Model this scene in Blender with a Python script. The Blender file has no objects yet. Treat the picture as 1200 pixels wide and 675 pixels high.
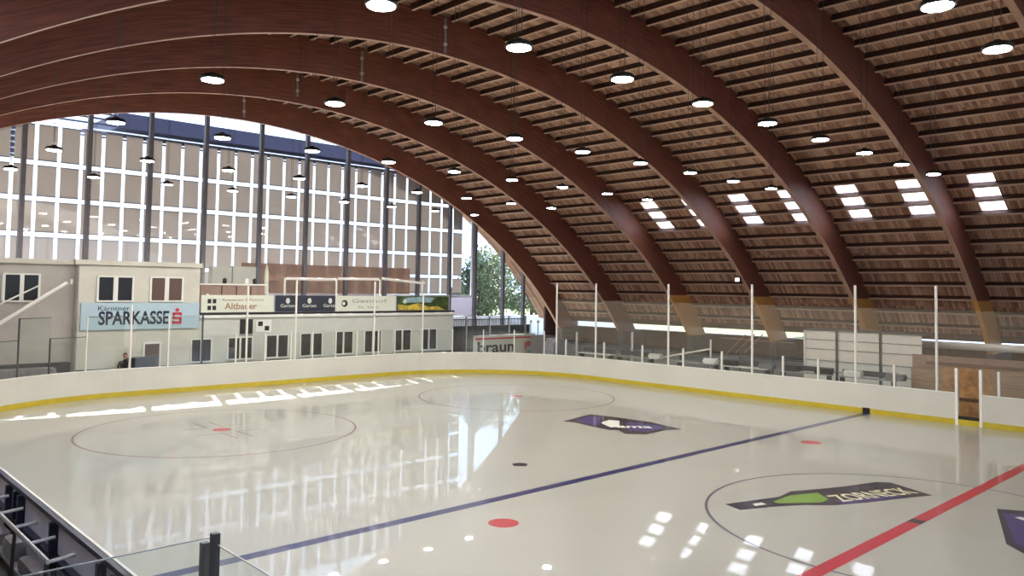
import bpy, bmesh, math, random
from mathutils import Vector, Matrix
random.seed(7)
sc = bpy.context.scene
COL = sc.collection
sin, cos, pi, rad = math.sin, math.cos, math.pi, math.radians

# ------------------------------------------------------------------ camera
CAM = Vector((6.6698, -18.6591, 4.9718)); YAW, PIT, ROL, FPX, PX0, PY0 = 2.384936, .0503687, .0148584, 926.551, 600., 291.946
FW = Vector((cos(PIT)*cos(YAW), cos(PIT)*sin(YAW), sin(PIT)))
R0 = FW.cross(Vector((0, 0, 1))).normalized(); U0 = R0.cross(FW)
RT = R0*cos(ROL)+U0*sin(ROL); UP = -R0*sin(ROL)+U0*cos(ROL)
def at(x, y, ax, v):
    """point of the plane (axis ax = v) that the surveyed photo pixel x, y shows"""
    d = FW+RT*((x-PX0)/FPX)+UP*((PY0-y)/FPX)
    return CAM+d*((v-CAM[ax])/d[ax])
def pix(P):
    d = Vector(P)-CAM; z = d.dot(FW)
    return (PX0+FPX*d.dot(RT)/z, PY0-FPX*d.dot(UP)/z) if z > 0 else (-9999, -9999)
cd = bpy.data.cameras.new('camera'); cam = bpy.data.objects.new('camera', cd); COL.objects.link(cam)
cd.sensor_width = 36; cd.lens = FPX/1200*36; cd.shift_y = -(337.5-PY0)/1200; cd.clip_end = 1000
cam.matrix_world = Matrix(((RT.x, UP.x, -FW.x, CAM.x), (RT.y, UP.y, -FW.y, CAM.y), (RT.z, UP.z, -FW.z, CAM.z), (0, 0, 0, 1)))
sc.camera = cam

# ------------------------------------------------------------------ materials
def mat(name, col, rough=.6, metal=0, var=0., scale=3., bump=0., stretch=(1, 1, 1), spec=.5, coat=0, tr=0):
    m = bpy.data.materials.new(name); m.use_nodes = True; nt = m.node_tree; N, L = nt.nodes, nt.links
    b = N['Principled BSDF']; b.inputs['Base Color'].default_value = (*col, 1); b.inputs['Roughness'].default_value = rough
    b.inputs['Metallic'].default_value = metal; b.inputs['Specular IOR Level'].default_value = spec; b.inputs['Coat Weight'].default_value = coat
    tc = N.new('ShaderNodeTexCoord'); mp = N.new('ShaderNodeMapping'); mp.inputs['Scale'].default_value = stretch
    no = N.new('ShaderNodeTexNoise'); no.inputs['Scale'].default_value = scale; no.inputs['Detail'].default_value = 6
    L.new(tc.outputs['Object'], mp.inputs[0]); L.new(mp.outputs[0], no.inputs['Vector'])
    if var:
        r = N.new('ShaderNodeMapRange'); r.inputs[1].default_value = .3; r.inputs[2].default_value = .7
        r.inputs[3].default_value = 1-var; r.inputs[4].default_value = 1+var
        L.new(no.outputs[0], r.inputs[0])
        mx = N.new('ShaderNodeVectorMath'); mx.operation = 'SCALE'; mx.inputs[0].default_value = col
        L.new(r.outputs[0], mx.inputs['Scale']); L.new(mx.outputs[0], b.inputs['Base Color'])
    if bump:
        bp = N.new('ShaderNodeBump'); bp.inputs['Strength'].default_value = bump; bp.inputs['Distance'].default_value = .02
        L.new(no.outputs[0], bp.inputs['Height']); L.new(bp.outputs[0], b.inputs['Normal'])
    return m
def emis(name, col, s):
    m = bpy.data.materials.new(name); m.use_nodes = True; N = m.node_tree.nodes; N.remove(N['Principled BSDF'])
    e = N.new('ShaderNodeEmission'); e.inputs[0].default_value = (*col, 1); e.inputs[1].default_value = s
    m.node_tree.links.new(e.outputs[0], N['Material Output'].inputs[0]); return m
def glass(name, tint=(.93, .96, .95), gloss=.06, haze=0., hcol=(.8, .8, .75)):
    m = bpy.data.materials.new(name); m.use_nodes = True; nt = m.node_tree; N, L = nt.nodes, nt.links; N.remove(N['Principled BSDF'])
    t = N.new('ShaderNodeBsdfTransparent'); t.inputs[0].default_value = (*tint, 1)
    g = N.new('ShaderNodeBsdfGlossy'); g.inputs['Roughness'].default_value = .02
    mx = N.new('ShaderNodeMixShader'); mx.inputs[0].default_value = gloss
    L.new(t.outputs[0], mx.inputs[1]); L.new(g.outputs[0], mx.inputs[2]); out = mx
    if haze:
        d = N.new('ShaderNodeBsdfDiffuse'); d.inputs[0].default_value = (*hcol, 1)
        m2 = N.new('ShaderNodeMixShader'); m2.inputs[0].default_value = haze
        L.new(mx.outputs[0], m2.inputs[1]); L.new(d.outputs[0], m2.inputs[2]); out = m2
    L.new(out.outputs[0], N['Material Output'].inputs[0]); return m
def opal(name, col, tr):
    m = bpy.data.materials.new(name); m.use_nodes = True; nt = m.node_tree; N, L = nt.nodes, nt.links; N.remove(N['Principled BSDF'])
    t = N.new('ShaderNodeBsdfTranslucent'); t.inputs[0].default_value = (*col, 1)
    d = N.new('ShaderNodeBsdfDiffuse'); d.inputs[0].default_value = (*col, 1)
    mx = N.new('ShaderNodeMixShader'); mx.inputs[0].default_value = tr
    L.new(d.outputs[0], mx.inputs[1]); L.new(t.outputs[0], mx.inputs[2]); L.new(mx.outputs[0], N['Material Output'].inputs[0]); return m

YC, ZC, RA = 1.6559, -20.2585, 34.606
CF = [1.00653, -.01286, -.0066, .07847, -.02409, -.05212]
XA, SP = -37.46, 6.216
def ar(t):
    if t < -.75: t = -.75
    return RA*sum(c*t**i for i, c in enumerate(CF))
def AP(x, t, off): r = ar(t)+off; return Vector((x, YC+r*sin(t), ZC+r*cos(t)))

def wood_deck():
    m = bpy.data.materials.new('stained_deck_boards'); m.use_nodes = True; nt = m.node_tree; N, L = nt.nodes, nt.links; b = N['Principled BSDF']
    tc = N.new('ShaderNodeTexCoord'); sp = N.new('ShaderNodeSeparateXYZ'); L.new(tc.outputs['Object'], sp.inputs[0])
    def M(op, a, b_=None, c=None):
        n = N.new('ShaderNodeMath'); n.operation = op
        for i, v in enumerate((a, b_, c)):
            if v is None: continue
            if isinstance(v, (int, float)): n.inputs[i].default_value = v
            else: L.new(v, n.inputs[i])
        return n.outputs[0]
    u = M('DIVIDE', sp.outputs[0], .15); fl = M('FLOOR', u); fr = M('FRACT', u)
    row = M('FLOOR', M('MULTIPLY', sp.outputs[1], .35))
    cb = N.new('ShaderNodeCombineXYZ'); L.new(fl, cb.inputs[0]); L.new(row, cb.inputs[1])
    wn = N.new('ShaderNodeTexWhiteNoise'); L.new(cb.outputs[0], wn.inputs[0])
    no = N.new('ShaderNodeTexNoise'); no.inputs['Scale'].default_value = 5; no.inputs['Detail'].default_value = 5
    mp = N.new('ShaderNodeMapping'); mp.inputs['Scale'].default_value = (3, .5, .5); L.new(tc.outputs['Object'], mp.inputs[0]); L.new(mp.outputs[0], no.inputs['Vector'])
    v = M('ADD', M('MULTIPLY', wn.outputs[0], .55), M('MULTIPLY', no.outputs[0], .6))
    seam = M('LESS_THAN', fr, .10); v = M('MULTIPLY', v, M('SUBTRACT', 1., M('MULTIPLY', seam, .75)))
    cr = N.new('ShaderNodeValToRGB'); L.new(v, cr.inputs[0])
    cr.color_ramp.elements[0].color = (.05, .024, .017, 1); cr.color_ramp.elements[1].color = (.90, .60, .42, 1)
    e = cr.color_ramp.elements.new(.45); e.color = (.50, .26, .175, 1)
    L.new(cr.outputs[0], b.inputs['Base Color']); b.inputs['Roughness'].default_value = .65; return m
def glulam(name='brown_glulam', c0=(.15, .050, .032), c1=(.31, .11, .070), foot=False):
    m = bpy.data.materials.new(name); m.use_nodes = True; nt = m.node_tree; N, L = nt.nodes, nt.links; b = N['Principled BSDF']
    tc = N.new('ShaderNodeTexCoord'); sb = N.new('ShaderNodeVectorMath'); sb.operation = 'SUBTRACT'; sb.inputs[1].default_value = (0, YC, ZC)
    L.new(tc.outputs['Object'], sb.inputs[0]); mu = N.new('ShaderNodeVectorMath'); mu.operation = 'MULTIPLY'; mu.inputs[1].default_value = (0, 1, 1); L.new(sb.outputs[0], mu.inputs[0])
    ln = N.new('ShaderNodeVectorMath'); ln.operation = 'LENGTH'; L.new(mu.outputs[0], ln.inputs[0])
    md = N.new('ShaderNodeMath'); md.operation = 'MULTIPLY'; md.inputs[1].default_value = 22; L.new(ln.outputs['Value'], md.inputs[0])
    cb = N.new('ShaderNodeCombineXYZ'); L.new(md.outputs[0], cb.inputs[0]); sp = N.new('ShaderNodeSeparateXYZ'); L.new(tc.outputs['Object'], sp.inputs[0])
    L.new(sp.outputs[1], cb.inputs[1]); no = N.new('ShaderNodeTexNoise'); no.inputs['Scale'].default_value = .8; no.inputs['Detail'].default_value = 4
    L.new(cb.outputs[0], no.inputs['Vector'])
    cr = N.new('ShaderNodeValToRGB'); L.new(no.outputs[0], cr.inputs[0])
    cr.color_ramp.elements[0].color = (*c0, 1); cr.color_ramp.elements[1].color = (*c1, 1)
    cr.color_ramp.elements[0].position = .3; cr.color_ramp.elements[1].position = .7
    L.new(cr.outputs[0], b.inputs['Base Color']); b.inputs['Roughness'].default_value = .5
    if foot:      # net haze painted into the arch bases: ochre colour below this height
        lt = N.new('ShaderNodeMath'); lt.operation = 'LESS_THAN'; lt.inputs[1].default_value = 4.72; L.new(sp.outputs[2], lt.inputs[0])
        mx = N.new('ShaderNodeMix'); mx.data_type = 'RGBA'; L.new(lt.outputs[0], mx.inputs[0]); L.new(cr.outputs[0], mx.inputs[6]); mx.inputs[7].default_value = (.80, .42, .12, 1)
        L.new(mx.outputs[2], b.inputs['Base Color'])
    return m

def icemat(name, col, var=.03):
    m = bpy.data.materials.new(name); m.use_nodes = True; nt = m.node_tree; N, L = nt.nodes, nt.links; b = N['Principled BSDF']
    tc = N.new('ShaderNodeTexCoord'); no = N.new('ShaderNodeTexNoise'); no.inputs['Scale'].default_value = .45; no.inputs['Detail'].default_value = 7; L.new(tc.outputs['Object'], no.inputs['Vector'])
    r = N.new('ShaderNodeMapRange'); r.inputs[1].default_value = .3; r.inputs[2].default_value = .7; r.inputs[3].default_value = 1-var; r.inputs[4].default_value = 1+var
    L.new(no.outputs[0], r.inputs[0]); mx = N.new('ShaderNodeVectorMath'); mx.operation = 'SCALE'; mx.inputs[0].default_value = col
    L.new(r.outputs[0], mx.inputs['Scale']); L.new(mx.outputs[0], b.inputs['Base Color'])
    b.inputs['Roughness'].default_value = .28; b.inputs['IOR'].default_value = 1.31; b.inputs['Specular IOR Level'].default_value = .5
    b.inputs['Coat Weight'].default_value = .62; b.inputs['Coat Roughness'].default_value = .015; b.inputs['Coat IOR'].default_value = 1.31
    n2 = N.new('ShaderNodeTexNoise'); n2.inputs['Scale'].default_value = 1.1; n2.inputs['Detail'].default_value = 3; L.new(tc.outputs['Object'], n2.inputs['Vector'])
    bp = N.new('ShaderNodeBump'); bp.inputs['Strength'].default_value = .02; bp.inputs['Distance'].default_value = .02
    L.new(n2.outputs[0], bp.inputs['Height']); L.new(bp.outputs[0], b.inputs['Normal']); L.new(bp.outputs[0], b.inputs['Coat Normal'])
    return m
M = dict(
    deck=wood_deck(), arch=glulam(), archf=glulam('glulam_with_net_haze', foot=True), soffitf=glulam('pale_underside_with_net_haze', (.55, .33, .23), (.68, .42, .31), True), joist=mat('planed_joist_wood', (.80, .56, .42), .6, var=.25, scale=2, stretch=(.3, 4, 4)),
    joist_side=mat('shaded_joist_side', (.06, .025, .018), .7),  # near-black purlin sides: the shade between purlins is put into the colour
    ice=icemat('ice', (.375, .375, .33)), ice_red=icemat('ice_red', (.42, .013, .03)), ice_blue=icemat('ice_blue', (.009, .012, .095)),
    ice_black=icemat('ice_black', (.02, .018, .03)), ice_dred=icemat('ice_thin_red', (.15, .05, .05)), ice_dblue=icemat('ice_thin_blue', (.07, .07, .10)),
    ice_purple=icemat('ice_purple', (.05, .035, .16)), ice_green=icemat('ice_green', (.16, .30, .04)), ice_white=icemat('ice_white', (.80, .80, .74)), ice_cream=icemat('ice_cream', (.62, .62, .40)),
    conc=mat('concrete', (.25, .24, .225), .85, var=.15, scale=1.2, bump=.1), rubber=mat('black_rubber_matting', (.035, .035, .038), .9, var=.2, scale=6),
    board=mat('white_board_plastic', (.60, .585, .525), .4, var=.04, scale=.7), yellow=mat('yellow_kick_plastic', (.52, .40, .03), .4, var=.08),
    cap=mat('pale_board_cap', (.80, .79, .74), .4), navy=mat('navy_steel', (.012, .016, .045), .45), backpanel=mat('grey_blue_board_back', (.78, .82, .95), .5, var=.12, scale=2),
    post=mat('white_post', (.74, .71, .66), .45), dpost=mat('dark_grey_post', (.07, .07, .075), .4, metal=.3), steel=mat('galvanised_steel', (.45, .46, .48), .35, metal=.7, var=.1, scale=8),
    col=mat('blue_grey_column', (.16, .15, .175), .5, var=.1), wallc=mat('cream_render', (.60, .575, .50), .85, var=.06, scale=1.5, bump=.08), wallg=mat('grey_beige_render', (.44, .41, .375), .85, var=.06, scale=1.5),
    wallg2=mat('pale_green_grey_render', (.54, .55, .49), .85, var=.05, scale=1.5), trim=mat('white_trim', (.75, .74, .70), .5), dark=mat('black_plastic', (.015, .015, .016), .4),
    dglass=mat('dark_window_glass', (.02, .02, .02), .25, spec=.25), brownglass=mat('brown_blind', (.10, .055, .04), .5),
    signblue=mat('pale_blue_sign', (.42, .55, .62), .4, var=.03), ink=mat('dark_navy_letters', (.006, .012, .028), .4), red=mat('sign_red', (.62, .03, .05), .4),
    banner=mat('cream_banner', (.66, .68, .58), .5), bannerd=mat('dark_blue_banner', (.022, .026, .045), .5), bgreen=mat('banner_green', (.05, .085, .018), .5, var=.6, scale=2.5),
    byel=mat('banner_yellow', (.55, .40, .06), .5, var=.4, scale=3), bbrown=mat('banner_brown_letters', (.35, .20, .12), .5), bteal=mat('banner_blue', (.28, .42, .45), .5, var=.3, scale=3),
    lampw=emis('lamp_glow', (1, .97, .90), 200.), spotw=emis('spot_glow', (1, .97, .9), 3.), lampb=mat('lamp_housing_black', (.012, .012, .013), .4), cable=mat('cable_grey', (.10, .09, .08), .5),
    mesh=opal('beige_screen_fabric', (.60, .56, .515), .24), tanl=opal('lavender_panel', (.62, .61, .68), .3), tanscreen=opal('tan_screen_fabric', (.50, .37, .29), .3), opal=opal('opal_pane', (.92, .94, 1.), .75), rail=mat('white_aluminium', (.75, .75, .78), .4),
    soffit=mat('navy_soffit', (.012, .010, .036), .6, var=.2, scale=3, stretch=(8, .4, 1)), fin=mat('white_canopy_fin', (.70, .68, .76), .5),
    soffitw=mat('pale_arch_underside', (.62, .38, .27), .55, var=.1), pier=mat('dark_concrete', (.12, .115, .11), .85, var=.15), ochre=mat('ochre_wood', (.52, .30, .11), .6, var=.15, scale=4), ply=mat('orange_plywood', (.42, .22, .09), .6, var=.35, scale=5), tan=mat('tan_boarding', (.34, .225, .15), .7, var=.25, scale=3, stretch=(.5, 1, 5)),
    brownwall=mat('rose_brown_boarding', (.30, .20, .165), .7, var=.12, scale=4), dwall=mat('dark_brown_boarding', (.12, .06, .042), .7, var=.2, scale=2, stretch=(.4, 1, 6)),
    win=glass('window_glass', (.95, .96, 1.), .05), rinkglass=glass('rink_glass', (.95, .97, .96), .035, .015), net=glass('protective_net', (.96, .95, .93), .0, .055, (.85, .76, .62)),
    shed=mat('white_cladding', (.74, .73, .69), .5, var=.04), greyp=mat('grey_plastic', (.30, .31, .32), .6, var=.2, scale=5), tarp=mat('grey_tarpaulin', (.20, .19, .20), .7, var=.2, scale=4, bump=.4),
    skin=mat('skin', (.45, .26, .19), .6), jacket=mat('black_jacket', (.012, .012, .014), .8), trousers=mat('dark_trousers', (.025, .025, .03), .8), hair=mat('dark_hair', (.012, .009, .007), .7),
    grass=mat('grass_ground', (.10, .14, .05), .9, var=.4, scale=.5), leaf=mat('tree_leaves', (.085, .12, .055), .7, var=.5, scale=.8), leaf2=mat('pale_tree_leaves', (.17, .21, .12), .7, var=.5, scale=.8), bark=mat('bark', (.07, .05, .035), .9),
    hill=mat('far_hill', (.20, .25, .33), 1, var=.2, scale=.05), nwhite=mat('white_render', (.86, .85, .87), .8), lav=mat('lavender_wall', (.55, .54, .60), .8, var=.03), stand=mat('stand_concrete', (.33, .32, .31), .85, var=.1, scale=2), rail_dark=mat('dark_railing', (.05, .052, .055), .5),
)

# ------------------------------------------------------------------ builders
def new(name, bm, m, parent=None, smooth=False):
    me = bpy.data.meshes.new(name); bmesh.ops.recalc_face_normals(bm, faces=bm.faces[:]); bm.to_mesh(me); bm.free()
    for mm in (m if isinstance(m, (list, tuple)) else [m]): me.materials.append(M[mm] if isinstance(mm, str) else mm)
    if smooth:
        for p in me.polygons: p.use_smooth = True
    o = bpy.data.objects.new(name, me); COL.objects.link(o)
    if parent: o.parent = parent; o.matrix_parent_inverse = Matrix.Translation(-parent_loc(parent))
    return o
def parent_loc(o):
    v = Vector(o.location)
    return v
def empty(name, loc):
    o = bpy.data.objects.new(name, None); o.location = loc; o.empty_display_size = .2; COL.objects.link(o); return o
def tag(o, label, cat, group=None, kind=None):
    o['label'] = label; o['category'] = cat
    if group: o['group'] = group
    if kind: o['kind'] = kind
    return o
def struct(o): o['kind'] = 'structure'; return o
def box(bm, a, b, mi=0):
    x0, y0, z0 = [min(a[i], b[i]) for i in range(3)]; x1, y1, z1 = [max(a[i], b[i]) for i in range(3)]
    v = [bm.verts.new(p) for p in ((x0, y0, z0), (x1, y0, z0), (x1, y1, z0), (x0, y1, z0), (x0, y0, z1), (x1, y0, z1), (x1, y1, z1), (x0, y1, z1))]
    for f in ((0, 3, 2, 1), (4, 5, 6, 7), (0, 1, 5, 4), (1, 2, 6, 5), (2, 3, 7, 6), (3, 0, 4, 7)):
        bm.faces.new([v[i] for i in f]).material_index = mi
    return bm
def B(*boxes):
    bm = bmesh.new()
    for b in boxes: box(bm, *b)
    return bm
def bar(bm, p, q, r, n=6, mi=0):
    p, q = Vector(p), Vector(q); d = (q-p).normalized(); a = d.orthogonal().normalized(); b = d.cross(a)
    ra = [[bm.verts.new(c+(a*cos(2*pi*i/n)+b*sin(2*pi*i/n))*r) for i in range(n)] for c in (p, q)]
    for i in range(n): bm.faces.new((ra[0][i], ra[0][(i+1) % n], ra[1][(i+1) % n], ra[1][i])).material_index = mi
    bm.faces.new(ra[0]).material_index = mi; bm.faces.new(ra[1][::-1]).material_index = mi; return bm
def lathe(bm, prof, c=(0, 0, 0), n=20, mi=0):
    rings = [[bm.verts.new((c[0]+r*cos(2*pi*i/n), c[1]+r*sin(2*pi*i/n), c[2]+z)) for i in range(n)] for r, z in prof]
    for k in range(len(rings)-1):
        for i in range(n): bm.faces.new((rings[k][i], rings[k][(i+1) % n], rings[k+1][(i+1) % n], rings[k+1][i])).material_index = mi
    for rg in (rings[0], rings[-1]):
        bm.faces.new(rg).material_index = mi
    return bm
def poly(pts, z, h=.001, m='ice', name='mark', parent=None):
    bm = bmesh.new(); vs = [bm.verts.new((x, y, z)) for x, y in pts]; bm.faces.new(vs); bmesh.ops.triangulate(bm, faces=bm.faces[:]); return new(name, bm, m, parent)
def ring(c, r, w, z, m, name, parent, a0=0, a1=2*pi, n=96):
    bm = bmesh.new(); pr = None
    for i in range(n+1):
        a = a0+(a1-a0)*i/n; q = [bm.verts.new((c[0]+(r+s*w/2)*cos(a), c[1]+(r+s*w/2)*sin(a), z)) for s in (-1, 1)]
        if pr: bm.faces.new((pr[0], pr[1], q[1], q[0]))
        pr = q
    return new(name, bm, m, parent)
def text(s, size, m, loc, rot, name='lettering', parent=None, width=None, depth=.004, bold=0.):
    cu = bpy.data.curves.new(name, 'FONT'); cu.body = s; cu.size = size; cu.extrude = depth; cu.offset = bold; cu.resolution_u = 3
    t = bpy.data.objects.new(name, cu); COL.objects.link(t); bpy.context.view_layer.update()
    me = bpy.data.meshes.new_from_object(t.evaluated_get(bpy.context.evaluated_depsgraph_get())); bpy.data.objects.remove(t); bpy.data.curves.remove(cu)
    if width:
        xs = [v.co.x for v in me.vertices]; k = width/(max(xs)-min(xs)); x0 = min(xs)
        for v in me.vertices: v.co.x = (v.co.x-x0)*k
    me.transform(Matrix.Translation(loc) @ rot.to_4x4()); me.materials.clear(); me.materials.append(M[m])
    o = bpy.data.objects.new(name, me); COL.objects.link(o)
    if parent: o.parent = parent; o.matrix_parent_inverse = Matrix.Translation(-parent_loc(parent))
    return o
ROT_X = Matrix(((0, 0, 1), (1, 0, 0), (0, 1, 0)))       # lettering on a wall that faces +x, read along +y
def copy_tree(o, parent=None):
    c = o.copy(); COL.objects.link(c)
    if parent: c.parent = parent
    for ch in [k for k in bpy.data.objects if k.parent == o]: copy_tree(ch, c)
    return c
ORD = 'first second third fourth fifth sixth seventh eighth ninth tenth eleventh twelfth thirteenth fourteenth fifteenth sixteenth seventeenth eighteenth nineteenth twentieth'.split()
def ordn(i): return ORD[i] if i < 20 else ('twenty-'+ORD[i-20] if i < 29 else ('thirtieth' if i == 29 else 'thirty-'+ORD[i-30]))

# ------------------------------------------------------------------ floor and ice
EX, EY, CR = 30.4, 15.03, 8.0
def rink(off=0., n=14):
    pts = []
    for cx, cy, a0 in ((EX-CR, EY-CR, 0), (-EX+CR, EY-CR, 90), (-EX+CR, -EY+CR, 180), (EX-CR, -EY+CR, 270)):
        for i in range(n+1):
            a = rad(a0+90*i/n); pts.append((cx+(CR+off)*cos(a), cy+(CR+off)*sin(a)))
    return pts
bm = bmesh.new(); vs = [bm.verts.new((x, y, 0)) for x, y in rink(.05)]; f = bm.faces.new(vs)
r = bmesh.ops.extrude_face_region(bm, geom=[f]); bmesh.ops.translate(bm, vec=(0, 0, -.04), verts=[v for v in r['geom'] if isinstance(v, bmesh.types.BMVert)])
ice = new('ice_floor', bm, 'ice'); struct(ice)
struct(new('floor', B(((-39.2, -31, -.30), (40, 34, -.042))), 'conc'))
ZI = .0015
def strip(x0, x1, y0, y1, z, m, name): 
    bm = bmesh.new(); bm.faces.new([bm.verts.new(p) for p in ((x0, y0, z), (x1, y0, z), (x1, y1, z), (x0, y1, z))]); return new(name, bm, m, ice)
strip(-.15, .15, -15, -.17, ZI, 'ice_red', 'centre_line'); strip(-.15, .15, .17, 15, ZI, 'ice_red', 'centre_line'); strip(-.15, .15, -.17, .17, ZI, 'ice_black', 'centre_spot')
strip(-7.47, -7.17, -15, 15, ZI, 'ice_blue', 'blue_line')
ring((0, 0), 4.5, .07, ZI*.7, 'ice_dblue', 'centre_circle', ice)
for y in (-7, 7):
    ring((-20.05, y), 4.5, .07, ZI, 'ice_dred', 'face_off_circle', ice)
    lathe_pts = [(-5.82+.33*cos(a*pi/16), y+.33*sin(a*pi/16)) for a in range(32)]
    poly(lathe_pts, ZI, m='ice_red', name='face_off_spot', parent=ice)
    poly([(-20.05+.32*cos(a*pi/12), y+.32*sin(a*pi/12)) for a in range(24)], ZI, m='ice_red', name='face_off_spot', parent=ice)
    for sx in (-1, 1):
        for sy in (-1, 1):
            strip(*sorted((-20.05+sx*.6, -20.05+sx*1.8)), *sorted((y+sy*.24, y+sy*.29)), ZI, 'ice_dred', 'face_off_mark')
            strip(*sorted((-20.05+sx*.6, -20.05+sx*.65)), *sorted((y+sy*.24, y+sy*1.1)), ZI, 'ice_dred', 'face_off_mark')
poly([(-9.85, -2.95), (-9.6, -3.1), (-9.35, -2.85), (-9.55, -2.6), (-9.8, -2.65)], ZI, m='ice_black', name='dark_spot', parent=ice)
# adverts frozen into the ice
poly([(-3.54, -2.02), (-3.03, -2.21), (-2.69, -1.38), (-2.25, -.62), (-1.78, -.11), (-1.41, .67), (-.98, 1.78), (-.59, 2.69), (-1.82, 3.28), (-2.1, 3.03), (-2.42, 1.95), (-2.73, 1.16), (-3.11, .34), (-3.03, -.39), (-3.22, -1.01)], ZI, m='ice_black', name='bottle_advert', parent=ice)
poly([(-2.90, -.95), (-2.92, -.05), (-2.60, .72), (-2.12, .30), (-2.10, -.10), (-2.46, -.62), (-2.74, -.98)], ZI*2, m='ice_green', name='bottle_glass', parent=ice)
poly([(-3.12, -1.50), (-3.05, -1.22), (-2.88, -1.28), (-2.98, -1.62)], ZI*2, m='ice_white', name='neck_label', parent=ice)
poly([(-2.0, .30), (-1.70, .12), (-.95, 1.92), (-1.25, 2.1)], ZI*2, m='ice_purple', name='bottle_label', parent=ice)
text('ZORNECK', .8, 'ice_cream', Vector((-1.80, .35, ZI*3)), Matrix.Rotation(rad(69), 3, 'Z'), 'bottle_lettering', ice, width=2.5, depth=0, bold=.015)
poly([(-13.91, 3.54), (-14.12, 4.47), (-14.38, 5.72), (-13.76, 5.82), (-13.15, 5.92), (-11.68, 6.08), (-11.02, 5.9), (-10.03, 5.69), (-10.28, 4.94), (-10.22, 3.79), (-10.74, 3.31), (-11.38, 3.74), (-11.59, 3.48), (-12.44, 3.53), (-13.41, 3.69)], ZI, m='ice_black', name='purple_advert', parent=ice)
poly([(-13.67, 3.97), (-14.1, 5.13), (-13.8, 5.6), (-12.52, 4.2), (-12.62, 3.83)], ZI*2, m='ice_purple', name='advert_panel', parent=ice)
poly([(-12.30, 5.32), (-11.16, 5.70), (-10.56, 5.32), (-10.54, 4.2), (-11.11, 3.92)], ZI*2, m='ice_purple', name='advert_panel', parent=ice)
poly([(-12.82, 4.43), (-13.0, 5.2), (-12.61, 5.32), (-11.81, 4.33), (-11.89, 3.94)], ZI*2, m='ice_white', name='advert_emblem', parent=ice)
text('ama', .8, 'ice_white', Vector((-11.75, 4.1, ZI*3)), Matrix.Rotation(rad(45), 3, 'Z'), 'advert_lettering', ice, width=1.3, depth=0, bold=.02)
poly([(.86, 2.56), (1.6, 3.0), (4.2, 1.5), (3.6, -1.2), (2.21, -.7), (1.8, -.29)], ZI, m='ice_black', name='purple_advert', parent=ice)
poly([(1.07, 2.24), (1.7, 2.65), (3.9, 1.35), (3.4, -.8), (2.2, -.38), (1.9, -.05)], ZI*2, m='ice_purple', name='advert_panel', parent=ice)
poly([(1.35, 2.05), (1.45, 2.2), (2.6, 1.6), (2.5, 1.4)], ZI*3, m='ice_white', name='advert_emblem', parent=ice)

# ------------------------------------------------------------------ rink boards
def sweep(path, z0, z1, o0, o1, bm):
    n = len(path); pr = None
    for i, (x, y) in enumerate(path):
        a = Vector(path[max(i-1, 0)]); b = Vector(path[min(i+1, n-1)]); d = (b-a).normalized(); nr = Vector((d.y, -d.x))
        q = [bm.verts.new((x+nr.x*o, y+nr.y*o, z)) for o, z in ((o0, z0), (o1, z0), (o1, z1), (o0, z1))]
        if pr:
            for k in range(4): bm.faces.new((pr[k], pr[(k+1) % 4], q[(k+1) % 4], q[k]))
        else: bm.faces.new(q)
        pr = q
    bm.faces.new(pr[::-1]); return bm
loop = rink(0)                       # counter-clockwise from the far right corner start (EX, EY-CR)
# far run: from the gate leftwards round both left corners to the near side
far_left = [(-3.85, EY)]+[p for p in loop[15:45]]+[(-12., -EY)]
far_right = [(30.4, -7.03)]+[p for p in loop[0:15]]+[(-3.05, EY)]
def seg(pts, st=1.5):
    out = []
    for a, b in zip(pts, pts[1:]):
        L_ = math.dist(a, b); k = max(1, int(L_/st))
        out += [(a[0]+(b[0]-a[0])*i/k, a[1]+(b[1]-a[1])*i/k) for i in range(k)]
    return out+[pts[-1]]
rb = empty('rink_boards', (-30.45, 0, 0)); tag(rb, 'long white rink boards with yellow kick strip curving round the glazed end of the ice', 'rink boards')
for pth in (seg(far_left), seg(far_right)):
    o = new('board_panel', sweep(pth, 0, 1.19, 0, .09, bmesh.new()), 'board', rb)
    new('kick_plate', sweep(pth, .004, .22, -.012, 0, bmesh.new()), 'yellow', rb)
    new('board_cap', sweep(pth, 1.19, 1.225, -.02, .11, bmesh.new()), 'cap', rb)
new('kick_plate', sweep([(-3.05, EY), (-3.85, EY)], .004, .22, -.012, 0.05, bmesh.new()), 'yellow', rb)
new('gate_sill', B(((-3.85, EY-.0, .22), (-3.05, EY+.1, .34))), 'dark', rb)
for x in (-3.87, -3.03): new('gate_jamb', B(((x-.05, EY-.02, .0), (x+.05, EY+.13, 2.16))), 'cap', rb)
new('line_marker', B(((-7.47, EY-.02, 0.003), (-7.17, EY-.001, .24))), 'dark', rb)
# near boards seen from behind, with navy frame
nb = empty('rink_boards', (-5, -EY, 0)); tag(nb, 'navy framed rink boards in the lower left corner, seen from behind', 'rink boards')
new('board_panel', B(((-12, -EY, 0), (30.4-CR, -EY-.03, 1.16))), 'backpanel', nb)
new('board_cap', B(((-12, -EY+.03, 1.19), (22.4, -EY-.01, 1.225))), 'cap', nb)
new('top_rail', B(((-12, -EY-.09, 1.14), (22.4, -EY-.0101, 1.215))), 'navy', nb)
new('middle_rail', B(((-12, -EY-.14, .58), (22.4, -EY-.03, .65))), 'navy', nb)
new('bottom_rail', B(((-12, -EY-.14, .06), (22.4, -EY-.03, .14))), 'navy', nb)
for px in (at(23, 563, 2, 1.2).x, at(32, 570, 2, 1.2).x, at(40, 574, 2, 1.2).x, at(80, 605, 2, 1.2).x, at(137, 650, 2, 1.2).x, at(156, 664, 2, 1.2).x, -2.6, -1.2, .2, 1.6):
    new('frame_post', B(((px-.05, -EY-.15, 0), (px+.05, -EY-.031, 1.14))), 'navy', nb)
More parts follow.
